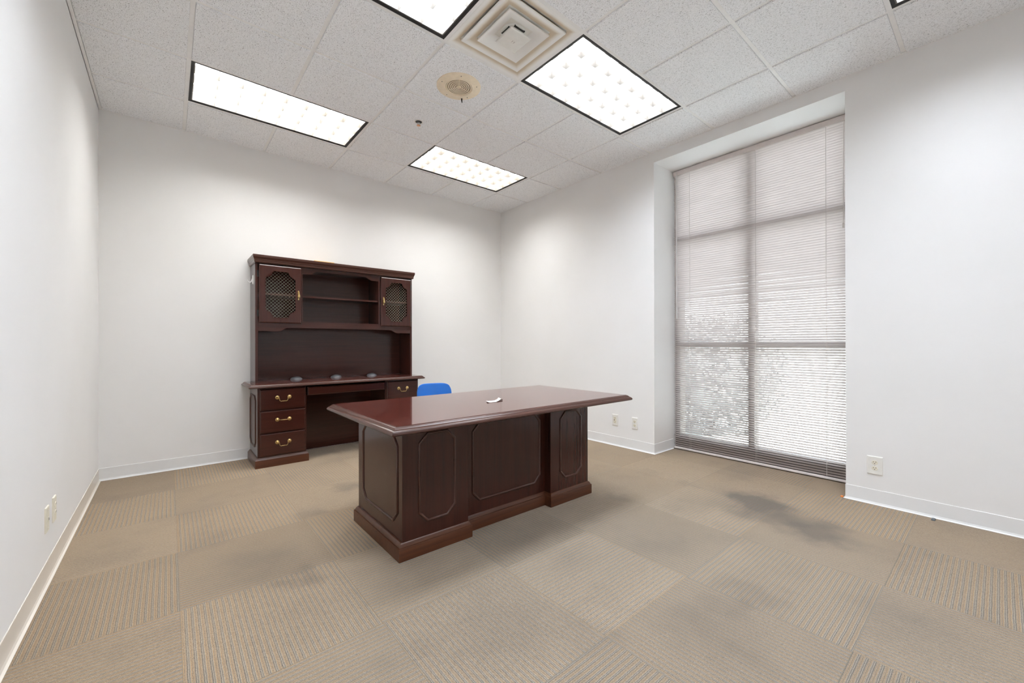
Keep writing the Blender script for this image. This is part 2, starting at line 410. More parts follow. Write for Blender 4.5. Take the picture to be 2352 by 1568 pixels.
# ------------------------------------------------------------------ room shell
struct(B().box(XL - 0.15, XG + 0.05, YF - 0.15, YB + 0.15, -0.12, 0.0).build('floor', 'carpet'))
struct(B().box(XL - 0.15, XR + 0.45, YB, YB + 0.15, 0, H + 0.3).build('wall_back', 'wall'))
struct(B().box(XL - 0.15, XL, YF - 0.15, YB, 0, H + 0.3).build('wall_left', 'wall'))
struct(B().box(XL, XR + 0.45, YF - 0.15, YF, 0, H + 0.3).build('wall_front', 'wall'))
XO = XR + 0.45
w = B()
w.box(XR, XO, WY1, YB, 0, H + 0.3).box(XR, XO, YF, WY0, 0, H + 0.3).box(XR, XO, WY0, WY1, WZ, H + 0.3)
struct(w.build('wall_right', 'wall'))

# vinyl cove base with a flared toe
def cove(b, pts, z1=0.1, side=1):
    prof = [(0.0, z1), (0.0022, z1), (0.003, z1 - 0.0015), (0.003, 0.016), (0.006, 0.006), (0.014, 0.0015), (0.014, 0.0), (0.0, 0.0)]
    n = len(pts); V = [Vector(p) for p in pts]; rings = []
    for i in range(n):
        ns = []
        if i > 0: d = (V[i] - V[i - 1]).normalized(); ns.append(Vector((-d.y, d.x)) * side)
        if i < n - 1: d = (V[i + 1] - V[i]).normalized(); ns.append(Vector((-d.y, d.x)) * side)
        nn = ns[0] if len(ns) == 1 else (ns[0] + ns[1]) / (1 + ns[0].dot(ns[1]))
        rings.append([b.bm.verts.new((V[i].x + nn.x * o, V[i].y + nn.y * o, z + 0.0005)) for o, z in prof])
    k = len(prof)
    for p, q in zip(rings, rings[1:]):
        for j in range(k): b.bm.faces.new((p[j], p[(j + 1) % k], q[(j + 1) % k], q[j]))
    b.bm.faces.new(rings[0]); b.bm.faces.new(rings[-1][::-1])
    return b
struct(cove(B(), [(XR, YB), (XL, YB)]).build('baseboard_back', 'vinyl'))
struct(cove(B(), [(XL, YB), (XL, YF)]).build('baseboard_left', 'vinylb'))
b = cove(B(), [(4.03, WY1), (XR, WY1), (XR, YB)], side=1)
cove(b, [(XR, YF), (XR, WY0), (4.03, WY0)], side=1)
struct(b.build('baseboard_right', 'vinyl'))
struct(cove(B(), [(XL, YF), (XR, YF)]).build('baseboard_front', 'vinyl'))

# ------------------------------------------------------------------ ceiling
TG = 0.013                                     # half reveal between tegular tiles
ZT = H - 0.008                                 # tile face
fix_cells = {}
fixtures = [(0, 0), (3, 0), (0, 3), (3, 3), (3, 6), (0, 6)]
for i, j in fixtures:
    fix_cells[(i, j)] = 1; fix_cells[(i + 1, j)] = 1
skip = set(fix_cells) | {(2, 3)}
def xs(i): return GX + i * GM
def ys(j): return GY - j * GM
def clampx(v): return max(XL, min(XR, v))
def clampy(v): return max(YF, min(YB, v))
tb = B()
for i in range(-1, 6):
    for j in range(-1, 9):
        if (i, j) in skip: continue
        x0, x1 = clampx(xs(i) + TG), clampx(xs(i + 1) - TG)
        y1, y0 = clampy(ys(j) - TG), clampy(ys(j + 1) + TG)
        if i == -1: x0 = XL + 0.020
        if i == 5: x1 = XR - 0.004
        if j == -1: y1 = YB - 0.004
        if y1 - y0 < 0.02 or x1 - x0 < 0.02: continue
        tb.loft(rect(x0, x1, y0, y1), [(0, H + 0.012), (0, ZT + 0.003), (-0.003, ZT)])
ceil = struct(tb.build('ceiling', 'ceil'))
gb = B()
for i in range(0, 6):
    segs = [(YF, YB)]
    x = xs(i)
    gb.box(x - 0.012, x + 0.012, YF, YB, H, H + 0.004) if i not in (1, 4) else None
for i in (1, 4):
    x = xs(i); cuts = sorted([(ys(j + 1), ys(j)) for a, j in fixtures if a == i - 1 or a == i - 1] )
    y = YF
    for a, c in cuts:
        if a > y: gb.box(x - 0.012, x + 0.012, y, a, H, H + 0.004)
        y = c
    gb.box(x - 0.012, x + 0.012, y, YB, H, H + 0.004)
for j in range(0, 9):
    y = ys(j); gb.box(XL, XR, y - 0.012, y + 0.012, H - 0.0004, H + 0.0036)
# plenum deck above everything so no daylight leaks in
gb.box(XL - 0.1, XO, YF - 0.1, YB + 0.1, H + 0.28, H + 0.30)
gb.build('ceiling_grid', 'grid', ceil)
tr = B().box(XL, XL + 0.019, YF, YB, ZT - 0.001, ZT + 0.002)
tr.box(XL, XL + 0.0025, YF, YB, ZT - 0.001, H + 0.02)
struct(tr.build('trim_1', 'grid'))
tr = B().box(XL + 0.019, XR, YB - 0.012, YB, ZT + 0.0005, ZT + 0.006)
struct(tr.build('trim_2', 'grid'))
tr = B().box(XR - 0.012, XR, YF, YB - 0.012, ZT + 0.0005, ZT + 0.006)
struct(tr.build('trim_3', 'grid'))

# ------------------------------------------------------------------ recessed parabolic lights
def ceiling_light(i, j, label, em):
    x0, x1, y1, y0 = xs(i) + 0.012, xs(i + 2) - 0.012, ys(j) - 0.012, ys(j + 1) + 0.012
    cx, cy = (x0 + x1) / 2, (y0 + y1) / 2
    t = thing('ceiling_light', label, 'ceiling light', (cx, cy, H), 'recessed ceiling lights')
    h = B()
    h.box(x0, x0 + 0.004, y0, y1, H + 0.004, H + 0.12).box(x1 - 0.004, x1, y0, y1, H + 0.004, H + 0.12)
    h.box(x0 + 0.004, x1 - 0.004, y0, y0 + 0.004, H + 0.004, H + 0.12).box(x0 + 0.004, x1 - 0.004, y1 - 0.004, y1, H + 0.004, H + 0.12)
    h.box(x0, x1, y0, y1, H + 0.12, H + 0.124)
    h.build('housing', 'housing', t)
    f = B()
    o = rect(x0, x1, y0, y1)
    f.loft(o, [(0.0, H - 0.001), (0.0, H + 0.006), (-0.017, H + 0.006), (-0.017, H - 0.001 + 0.004), (-0.003, H - 0.001)], closed=True)
    f.build('frame', 'black', t)
    # louver: white rim and blades of 4 x 8 cells
    lx0, lx1, ly0, ly1 = x0 + 0.017, x1 - 0.017, y0 + 0.017, y1 - 0.017
    lv = B()
    za, zb = H + 0.004, H + 0.060
    lv.loft(rect(lx0, lx1, ly0, ly1), [(0, za), (0, zb), (-0.004, zb), (-0.007, za)], closed=True)
    def blade_x(y):
        lv.bm.faces.ensure_lookup_table()
        for prof in [[(-0.0006, zb), (-0.0006, za), (0.0006, za), (0.0006, zb)]]:
            A = [lv.bm.verts.new((lx0, y + a, z)) for a, z in prof]; C = [lv.bm.verts.new((lx1, y + a, z)) for a, z in prof]
            for q in range(4): lv.bm.faces.new((A[q], A[(q + 1) % 4], C[(q + 1) % 4], C[q]))
    def blade_y(x):
        prof = [(-0.0005, zb), (-0.0005, za + 0.001), (0.0005, za + 0.001), (0.0005, zb)]
        A = [lv.bm.verts.new((x + a, ly0, z)) for a, z in prof]; C = [lv.bm.verts.new((x + a, ly1, z)) for a, z in prof]
        for q in range(4): lv.bm.faces.new((A[q], A[(q + 1) % 4], C[(q + 1) % 4], C[q]))
    for k in range(1, 4): blade_x(ly0 + (ly1 - ly0) * k / 4)
    for k in range(1, 8): blade_y(lx0 + (lx1 - lx0) * k / 8)
    lv.build('louver', 'blade', t)
    e = B().box(x0 + 0.006, x1 - 0.006, y0 + 0.006, y1 - 0.006, H + 0.098, H + 0.104)
    e.build('lamp_panel', em, t)
    return t
ceiling_light(0, 0, 'long recessed ceiling light above the hutch, nearest the left wall', M['emit'])
ceiling_light(3, 0, 'recessed ceiling light nearest the back right room corner', M['emit'])
ceiling_light(0, 3, 'recessed ceiling light cut by the top edge, left of the square air diffuser', M['emitc'])
ceiling_light(3, 3, 'recessed ceiling light right of the square air diffuser, largest fully in view', M['emitc'])
ceiling_light(3, 6, 'recessed ceiling light of which only a corner shows at the top right', M['emitc'])
ceiling_light(0, 6, 'added recessed ceiling light out of view by the left wall, nearest the camera', M['emitc'])  # unseen lamp, added for the light it gives

# ------------------------------------------------------------------ air diffuser
dx0, dx1, dy1, dy0 = xs(2) + 0.012, xs(3) - 0.012, ys(3) - 0.012, ys(4) + 0.012
dcx, dcy = (dx0 + dx1) / 2, (dy0 + dy1) / 2
def sq(hf): return rect(dcx - hf, dcx + hf, dcy - hf, dcy + hf)
t = thing('air_diffuser', 'square white stepped air diffuser between two ceiling lights, beige edges of dust and painted shade', 'air vent', (dcx, dcy, H))
hf = (dx1 - dx0) / 2
B().loft(sq(hf), [(0, H + 0.006), (0, H - 0.001), (-0.008, H - 0.002), (-0.014, H - 0.001), (-0.052, H + 0.008), (-0.072, H + 0.022), (-0.10, H + 0.050), (-0.16, H + 0.075), (-0.16, H + 0.080), (-0.05, H + 0.055)], cap0=False, cap1=False).build('outer_frame', 'dust_shade', t, smooth=True)
B().box(dcx - 0.25, dcx + 0.25, dcy - 0.25, dcy + 0.25, H + 0.115, H + 0.12).build('duct_backing', 'dust_shade', t)
def cone(h0, z0, h1, z1, name):
    c = B()
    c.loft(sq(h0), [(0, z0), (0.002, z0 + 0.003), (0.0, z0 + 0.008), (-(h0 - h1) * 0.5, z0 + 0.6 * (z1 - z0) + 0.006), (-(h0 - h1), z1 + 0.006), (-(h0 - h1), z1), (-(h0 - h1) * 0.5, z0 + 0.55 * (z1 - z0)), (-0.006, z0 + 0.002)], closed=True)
    return c.build(name, 'dust_shade', t, smooth=True)
mc = B()
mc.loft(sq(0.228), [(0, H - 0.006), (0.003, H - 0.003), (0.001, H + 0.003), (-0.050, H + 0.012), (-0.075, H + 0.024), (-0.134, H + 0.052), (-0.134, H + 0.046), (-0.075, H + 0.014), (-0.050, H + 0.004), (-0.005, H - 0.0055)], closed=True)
mc.build('middle_cone', 'dust_shade', t, smooth=True)
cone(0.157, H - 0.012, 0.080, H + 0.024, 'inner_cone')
B().box(dcx - 0.088, dcx + 0.088, dcy - 0.088, dcy + 0.088, H + 0.0255, H + 0.0285).build('core_plate', 'dust_shade', t)
B().lathe([(0.076, H + 0.028), (0.078, H + 0.020), (0.074, H + 0.014), (0.064, H + 0.012), (0, H + 0.012)], (dcx, dcy, 0)).build('collar', 'outlet', t, smooth=True)
for dx, dy, w_, h_ in [(0.0, -0.060, 0.040, 0.006), (-0.060, 0.0, 0.004, 0.036), (0.060, 0, 0.004, 0.036), (0, 0.060, 0.040, 0.006)]:
    B().box(dcx + dx - w_, dcx + dx + w_, dcy + dy - h_, dcy + dy + h_, H + 0.0105, H + 0.018).build('collar_slot', 'slot', t)
B().lathe([(0.035, H + 0.013), (0.035, H - 0.020)], (dcx, dcy, 0), seg=20).build('hanger', 'outlet', t)
df = B().loft(sq(0.078), [(-0.02, H - 0.014), (0, H - 0.020), (0.0, H - 0.024), (-0.006, H - 0.027), (-0.062, H - 0.033), (-0.063, H - 0.033)])
df.build('deflector', 'outlet', t)
em_ = B()
for s_ in (-1, 1):
    em_.tube([(dcx + s_ * 0.004 + 0.005 * math.cos(a) * s_, dcy + 0.009 * math.sin(a), H - 0.0335) for a in [(-1.3 + 2.6 * q / 8) for q in range(9)]], 0.0011, 6)
    em_.tube([(dcx - s_ * 0.010 + 0.004 * math.cos(a) * s_, dcy + 0.008 * math.sin(a), H - 0.0335) for a in [(-1.2 + 2.4 * q / 8) for q in range(9)]], 0.0009, 6)
em_.build('embossed_emblem', 'chrome', t)

# ------------------------------------------------------------------ ceiling speaker
sx_, sy_, r_ = 1.630, 2.548, 0.160
t = thing('ceiling_speaker', 'round yellowed ceiling speaker grille beside the air diffuser', 'speaker', (sx_, sy_, ZT))
Z = ZT
B().lathe([(r_, Z), (r_, Z - 0.004), (r_ - 0.006, Z - 0.007), (0.108, Z - 0.008), (0.104, Z - 0.011), (0.098, Z - 0.011), (0.094, Z - 0.004), (0.094, Z)], (sx_, sy_, 0), seg=48).build('rim', 'speaker', t, smooth=True)
g = B()
for q in range(6):
    R = 0.012 + q * 0.0145
    g.lathe([(R, Z - 0.0055), (R + 0.0042, Z - 0.009), (R + 0.0084, Z - 0.0055), (R + 0.0042, Z - 0.0045), (R, Z - 0.0055)], (sx_, sy_, 0), seg=40)
for a in (0, 2.09, 4.19):
    g.tube([(sx_, sy_, Z - 0.0055), (sx_ + 0.094 * math.cos(a), sy_ + 0.094 * math.sin(a), Z - 0.0055)], 0.002, 6)
g.lathe([(0.012, Z - 0.005), (0.010, Z - 0.009), (0, Z - 0.010)], (sx_, sy_, 0), seg=20)
g.build('grille', 'speaker', t, smooth=True)
B().lathe([(0.093, Z - 0.0012), (0, Z - 0.0012)], (sx_, sy_, 0)).build('cavity', 'cav', t)
for q in range(5):
    a = 0.5 + q * 2 * PI / 5
    B().lathe([(0.0032, Z - 0.0075), (0.003, Z - 0.0095), (0, Z - 0.010)], (sx_ + 0.132 * math.cos(a), sy_ + 0.132 * math.sin(a), 0), seg=10).build('screw', 'dust', t)
hx, hy = 1.722, 2.668
B().tube([(sx_ + 0.09, sy_ + 0.10, Z - 0.008), (sx_ + 0.092, sy_ + 0.103, Z - 0.022), (sx_ + 0.098, sy_ + 0.108, Z - 0.034)], [0.006, 0.005, 0.003], 8).build('hanging_clip', 'hinge', t)

# ------------------------------------------------------------------ fire sprinkler
px_, py_ = 1.627, 3.172
t = thing('fire_sprinkler', 'small recessed fire sprinkler head in the ceiling beyond the speaker', 'sprinkler', (px_, py_, ZT))
B().lathe([(0.036, ZT), (0.036, ZT - 0.002), (0.029, ZT - 0.003), (0.027, ZT - 0.001), (0.027, ZT)], (px_, py_, 0)).build('escutcheon', 'outlet', t, smooth=True)
B().lathe([(0.0272, ZT - 0.0012), (0, ZT - 0.0012)], (px_, py_, 0)).build('cup', 'slot', t)
s = B().lathe([(0.009, ZT - 0.001), (0.009, ZT - 0.010), (0.005, ZT - 0.012), (0, ZT - 0.012)], (px_, py_, 0), seg=12)
s.tube([(px_ - 0.009, py_, ZT - 0.004), (px_ - 0.014, py_, ZT - 0.016), (px_ - 0.003, py_, ZT - 0.030)], 0.0022, 6)
s.tube([(px_ + 0.009, py_, ZT - 0.004), (px_ + 0.014, py_, ZT - 0.016), (px_ + 0.003, py_, ZT - 0.030)], 0.0022, 6)
s.tube([(px_, py_, ZT - 0.010), (px_, py_, ZT - 0.030)], 0.0022, 6)
s.build('sprinkler_frame', 'chrome', t)
B().lathe([(0, ZT - 0.029), (0.016, ZT - 0.030), (0.016, ZT - 0.032), (0, ZT - 0.033)], (px_, py_, 0), seg=16).build('deflector', 'copper', t)

# ------------------------------------------------------------------ window, blind, outdoors
fr = B()
FX0, FX1 = XG + 0.005, XG + 0.115
def fbox(y0, y1, z0, z1): fr.box(FX0, FX1, y0, y1, z0, z1, 0.002, 1)
fbox(WY1 - 0.050, WY1, 0.0, WZ); fbox(WY0, WY0 + 0.050, 0.0, WZ)
fbox(1.444, 1.494, 0.13, WZ - 0.05)
for y0, y1 in ((WY0 + 0.05, 1.444), (1.494, WY1 - 0.05)):
    fbox(y0, y1, WZ - 0.05, WZ); fbox(y0, y1, 2.130, 2.182); fbox(y0, y1, 1.060, 1.098)
fbox(WY0 + 0.05, WY1 - 0.05, 0.0, 0.13)
win = bpy.data.objects.new('window_1', None); COL.objects.link(win); win.location = (XG, (WY0 + WY1) / 2, 0); struct(win)
fr.build('window_frame', 'frame', win)
for y0, y1 in ((WY0 + 0.05, 1.444), (1.494, WY1 - 0.05)):
    for z0, z1 in ((0.13, 1.06), (1.098, 2.13), (2.182, WZ - 0.05)):
        B().box(XG + 0.055, XG + 0.061, y0 - 0.004, y1 + 0.004, z0 - 0.004, z1 + 0.004).build('pane', 'glass', win)
struct(B().box(XG + 0.05, XO + 0.02, WY0, WY1, -0.12, 0.0).build('trim_4', 'frame'))

XB = 4.045
t = thing('venetian_blind', 'full height pale pinkish horizontal slat blind filling the window recess', 'blind', (XB, 1.45, 0))
by0, by1 = WY0 + 0.012, WY1 - 0.010
B().box(XB - 0.018, XB + 0.022, by0, by1, WZ - 0.052, WZ - 0.006, 0.002).build('headrail', 'rail', t)
B().box(XB - 0.014, XB + 0.014, by0, by1, 0.008, 0.026, 0.004).build('bottom_rail', 'rail', t)
sl = B()
W_, P_, A_ = 0.0260, 0.0212, math.radians(47)
z = 0.042; k = 0
while z < WZ - 0.058:
    ang = A_ + random.uniform(-0.035, 0.035); sag = random.uniform(-0.0006, 0.0006)
    n = 5; prof = []
    for q in range(n):
        s_ = (q / (n - 1) - 0.5); crown = 0.0022 * (1 - (2 * s_) ** 2)
        a, c = s_ * W_, crown
        # room edge (s=-.5) up, outer edge down
        prof.append((XB + a * math.cos(ang) + c * math.sin(ang), z - a * math.sin(ang) + c * math.cos(ang)))
    A = [sl.bm.verts.new((x, by0 + 0.004, zz)) for x, zz in prof]; Mi = [sl.bm.verts.new((x, 1.42, zz + sag)) for x, zz in prof]; C = [sl.bm.verts.new((x, by1 - 0.004, zz)) for x, zz in prof]
    for q in range(n - 1):
        sl.bm.faces.new((A[q], A[q + 1], Mi[q + 1], Mi[q])); sl.bm.faces.new((Mi[q], Mi[q + 1], C[q + 1], C[q]))
    z += P_; k += 1
sl.build('slats', 'slat', t, smooth=True)
for yy in (2.018, 1.412, 0.898):
    c = B().tube([(XB - 0.0125, yy, 0.026), (XB - 0.0125, yy, WZ - 0.052)], 0.0011, 6)
    c.tube([(XB + 0.0125, yy, 0.026), (XB + 0.0125, yy, WZ - 0.052)], 0.0011, 6)
    c.build('ladder_cord', 'cord', t)
B().tube([(XB - 0.022, 2.150, WZ - 0.030), (XB - 0.026, 2.150, WZ - 0.06), (XB - 0.022, 2.150, 1.35)], 0.0038, 8).build('tilt_wand', 'clear', t)
c = B().tube([(XB - 0.019, 0.782, WZ - 0.03), (XB - 0.024, 0.784, 2.4), (XB - 0.021, 0.786, 2.02)], 0.0015, 6)
c.tube([(XB - 0.021, 0.786, 2.03), (XB - 0.021, 0.786, 1.99)], 0.005, 8)
c.build('lift_cord', 'cord', t)

struct(B().box(XO, XO + 60, -30, 40, -0.35, -0.12).build('lawn', 'lawn'))
def shrub(cx, cy, hgt, rad, n, label):
    b = B()
    for q in range(n):
        th = random.uniform(0, 2 * PI); ph_ = math.acos(random.uniform(-0.9, 1)); rr = random.uniform(0.55, 1.0) * (1 + 0.18 * math.sin(5 * th) * math.sin(4 * ph_))
        p = Vector((cx + rad * rr * math.sin(ph_) * math.cos(th), cy + rad * rr * math.sin(ph_) * math.sin(th), max(-0.1, hgt * 0.42 + hgt * 0.58 * rr * math.cos(ph_))))
        d = Vector((random.gauss(0, 1), random.gauss(0, 1), random.gauss(0.4, 0.8))).normalized(); e = d.cross(Vector((random.gauss(0, 1), random.gauss(0, 1), random.gauss(0, 1)))).normalized()
        l, w2 = random.uniform(0.045, 0.075), random.uniform(0.014, 0.022)
        b.quad(p, p + d * l * 0.5 + e * w2, p + d * l, p + d * l * 0.5 - e * w2)
    core = bmesh.ops.create_icosphere(b.bm, subdivisions=4, radius=1.0)['verts']
    for v in core:
        c = v.co; k = 0.80 + 0.10 * math.sin(7 * c.x + 3 * c.z) * math.sin(6 * c.y) + random.uniform(-0.03, 0.03)
        v.co = Vector((cx + rad * k * c.x, cy + rad * k * c.y, hgt * 0.42 + hgt * (0.56 if c.z > 0 else 0.46) * k * c.z))
    t = thing('shrub', label, 'shrub', (cx, cy, -0.12))
    b.build('foliage', 'leaf', t)
    st = B()
    for q in range(6):
        a = q * 1.05
        st.tube([(cx + 0.03 * math.cos(a), cy + 0.03 * math.sin(a), -0.13), (cx + 0.12 * math.cos(a), cy + 0.12 * math.sin(a), hgt * 0.3), (cx + 0.3 * rad * math.cos(a), cy + 0.3 * rad * math.sin(a), hgt * 0.6)], [0.018, 0.013, 0.007], 6)
    st.build('stem', 'pen', t)
shrub(5.85, 2.60, 1.45, 0.80, 15000, 'blurry grey-green shrub outdoors behind the lower left pane of the window')

# ------------------------------------------------------------------ wall plates
def plate_r(y0, y1, z0, z1, label, kind, mat='outlet'):
    """plate on the right wall"""
    cy, cz = (y0 + y1) / 2, (z0 + z1) / 2
    t = thing('wall_plate', label, 'wall outlet', (XR, cy, cz), 'wall plates')
    fn = lambda a, b_, d: (XR - d, a, b_)
    B().loft(rect(y0, y1, z0, z1), [(0, 0), (0, 0.003), (-0.003, 0.006), (-0.006, 0.0065)], fn).build('cover_plate', mat, t)
    hw, hh = 0.0165, 0.034
    if kind == 'duplex':
        for s_ in (-1, 1):
            c = cz + s_ * 0.0195
            oc = [(cy + 0.0165 * math.cos(a), c + 0.0145 * math.sin(a)) for a in [2 * PI * q / 20 for q in range(20)]]
            rc = B().loft(oc, [(0, 0.006), (0, 0.008), (-0.001, 0.0085)], fn).build('receptacle', 'ivory' if mat == 'outlet' else 'outlet', t)
            for dy, dz, a, h_ in ((-0.0062, 0.004, 0.0012, 0.0040), (0.0062, 0.004, 0.0012, 0.0034)):
                B().box(XR - 0.0088, XR - 0.0080, cy + dy - a, cy + dy + a, c + dz - h_, c + dz + h_).build('slot', 'slot', rc)
            B().lathe([(0.0026, 0.0080), (0.0026, 0.0088), (0, 0.0088)], (XR, cy, c - 0.0065), (-1, 0, 0), 12).build('ground_hole', 'slot', rc)
        B().lathe([(0.003, 0.006), (0.0025, 0.0078), (0, 0.008)], (XR, cy, cz), (-1, 0, 0), 12).build('screw', 'chrome', t)
    else:
        B().box(XR - 0.009, XR - 0.006, cy - 0.0165, cy + 0.0165, cz - 0.034, cz + 0.034, 0.001).build('receptacle', 'ivory', t)
        for s_ in (-1, 1):
            c = cz + s_ * 0.021
            for dy in (-0.0062, 0.0062): B().box(XR - 0.0096, XR - 0.0088, cy + dy - 0.0011, cy + dy + 0.0011, c - 0.0005, c + 0.0065).build('slot', 'slot', t)
            B().lathe([(0.0025, 0.0088), (0.0025, 0.0096), (0, 0.0096)], (XR, cy, c - 0.007), (-1, 0, 0), 12).build('ground_hole', 'slot', t)
        B().box(XR - 0.0105, XR - 0.0088, cy + 0.001, cy + 0.012, cz - 0.004, cz + 0.0035).build('test_button', 'slot', t, label='small black button')
        B().box(XR - 0.0105, XR - 0.0088, cy - 0.012, cy - 0.001, cz - 0.004, cz + 0.0035).build('reset_button', 'ivory', t)
plate_r(2.624, 2.697, 0.214, 0.334, 'white outlet with a small black button, low on the right wall nearest the desk', 'gfci')
plate_r(2.385, 2.453, 0.211, 0.331, 'white duplex outlet low on the right wall, just left of the window recess', 'duplex')
plate_r(0.510, 0.593, 0.204, 0.327, 'large off-white duplex outlet on the wall right of the window', 'duplex')

def plate_l(y0, y1, z0, z1, label, name, cat, kind):
    cy, cz = (y0 + y1) / 2, (z0 + z1) / 2
    t = thing(name, label, cat, (XL, cy, cz), 'wall plates')
    fn = lambda a, b_, d: (XL + d, a, b_)
    B().loft(rect(y0, y1, z0, z1), [(0, 0), (0, 0.004), (-0.002, 0.006), (-0.005, 0.0065)], fn).build('cover_plate', 'ivory', t)
    if kind == 'jack':
        B().box(XL + 0.006, XL + 0.0095, cy - 0.009, cy + 0.009, cz - 0.010, cz + 0.010, 0.0015).build('jack', 'ivory', t)
        B().box(XL + 0.0093, XL + 0.0098, cy - 0.005, cy + 0.005, cz - 0.005, cz + 0.005).build('jack_opening', 'slot', t)
        for s_ in (-1, 1): B().lathe([(0.003, 0.006), (0.0025, 0.0075), (0, 0.0078)], (XL, cy, cz + s_ * 0.04), (1, 0, 0), 12).build('screw', 'chrome', t)
    else:
        for s_ in (-1, 1):
            c = cz + s_ * 0.0195
            oc = [(cy + 0.0165 * math.cos(a), c + 0.0145 * math.sin(a)) for a in [2 * PI * q / 20 for q in range(20)]]
            rc = B().loft(oc, [(0, 0.006), (0, 0.008), (-0.001, 0.0085)], fn).build('receptacle', 'ivory', t)
            for dy in (-0.0062, 0.0062): B().box(XL + 0.0083, XL + 0.0088, cy + dy - 0.0012, cy + dy + 0.0012, c, c + 0.008).build('slot', 'slot', rc)
        B().lathe([(0.003, 0.006), (0.0025, 0.0075), (0, 0.0078)], (XL, cy, cz), (1, 0, 0), 12).build('screw', 'chrome', t)
plate_l(2.778, 2.840, 0.238, 0.352, 'ivory phone jack plate low on the left wall, nearer the camera', 'wall_plate', 'phone jack', 'jack')  # a phone jack rather than a power outlet
plate_l(2.935, 2.998, 0.236, 0.355, 'ivory duplex outlet low on the left wall, farther from the camera', 'wall_plate', 'wall outlet', 'duplex')

# ------------------------------------------------------------------ furniture helpers
def octagon(a0, a1, b0, b1, c): return [(a0 + c, b0), (a1 - c, b0), (a1, b0 + c), (a1, b1 - c), (a1 - c, b1), (a0 + c, b1), (a0, b1 - c), (a0, b0 + c)]
BEAD = [(-0.008, -0.001), (-0.008, 0.0015), (-0.0065, 0.0035), (-0.0035, 0.0062), (0.0, 0.0070), (0.0035, 0.0058), (0.0055, 0.003), (0.0058, -0.001)]
def bead(name, poly, fn, parent):
    return B().loft(poly, BEAD, fn, closed=True).build(name, 'edge', parent, smooth=True)
def pull(cx, y, cz, parent, raised=False):
    """brass bail pull on a front facing -y"""
    b = B()
    for s_ in (-1, 1):
        b.lathe([(0.0165, 0.0), (0.0165, 0.002), (0.0135, 0.0035), (0.012, 0.0025), (0.0085, 0.0045), (0.006, 0.012), (0.0065, 0.015), (0.004, 0.018), (0, 0.0185)], (cx + s_ * 0.049, y, cz), (0, -1, 0), 24)
    dz = 1.0
    pts = []
    prof = [(-0.043, 0.0), (-0.038, -0.002), (-0.034, -0.010), (-0.034, -0.020), (-0.029, -0.030), (-0.020, -0.034), (-0.008, -0.032), (0.0, -0.0335), (0.008, -0.032), (0.020, -0.034), (0.029, -0.030), (0.034, -0.020), (0.034, -0.010), (0.038, -0.002), (0.043, 0.0)]
    rad = [0.0028, 0.0028, 0.0026, 0.0024, 0.0026, 0.003, 0.0034, 0.004, 0.0034, 0.003, 0.0026, 0.0024, 0.0026, 0.0028, 0.0028]
    for a, d in prof:
        pts.append((cx + a, y - 0.012 + (d * 0.95 if raised else d * 0.18), cz + (d * -0.06 if raised else d)))
    b.tube(pts, rad, 8)
    return b.build('handle', 'brass', parent, smooth=True, label='brass bail handle')

# ------------------------------------------------------------------ executive desk
desk = thing('executive_desk', 'large dark mahogany executive desk with panelled front and glossy overhanging top', 'desk', (1.63, 2.25, 0))
ZD = 0.731
B().loft(rect(0.763, 2.489, 1.706, 2.600), [(-0.05, 0.690), (0.016, 0.692), (0.025, 0.6945), (0.029, 0.699), (0.029, 0.7045), (0.025, 0.711), (0.019, 0.7155), (0.0145, 0.7175), (0.0140, 0.7195), (0.0105, 0.7215), (0.0070, 0.7255), (0.0030, 0.7280), (0.0, 0.7288), (-0.002, 0.7292)]).build('edge_moulding', 'edge', desk, smooth=True)
B().loft(rect(0.765, 2.487, 1.708, 2.598), [(0, 0.7285), (0, 0.7302), (-0.0015, ZD)]).build('desktop', 'top', desk)
plo = [(0.880, 1.930), (1.322, 1.930), (1.322, 1.988), (1.955, 1.988), (1.955, 1.930), (2.376, 1.930), (2.376, 2.585), (0.880, 2.585)]
B().loft(plo, [(0, 0.0), (0, 0.062), (-0.0015, 0.066), (-0.006, 0.068), (-0.0075, 0.074), (-0.012, 0.083), (-0.018, 0.088), (-0.020, 0.0895)]).build('plinth', 'base', desk, smooth=True)
pl = B().box(0.905, 1.305, 1.947, 2.568, 0.088, 0.692, 0.0015, 1).build('pedestal', 'wz', desk)
pr = B().box(1.968, 2.354, 1.947, 2.568, 0.088, 0.692, 0.0015, 1).build('pedestal', 'wz', desk)
mp = B().box(1.303, 1.970, 2.005, 2.025, 0.086, 0.692).build('modesty_panel', 'wz', desk)
frontf = lambda yy: (lambda a, b_, d: (a, yy - d, b_))
bead('panel_moulding', octagon(0.999, 1.2155, 0.165, 0.624, 0.049), frontf(1.947), pl)
bead('panel_moulding', octagon(2.061, 2.275, 0.168, 0.624, 0.049), frontf(1.947), pr)
bead('panel_moulding', octagon(1.374, 1.921, 0.164, 0.624, 0.049), frontf(2.005), mp)
sidef = lambda xx: (lambda a, b_, d: (xx - d, -a, b_))
bead('panel_moulding', octagon(-2.487, -2.004, 0.168, 0.620, 0.052), sidef(0.905), pl)

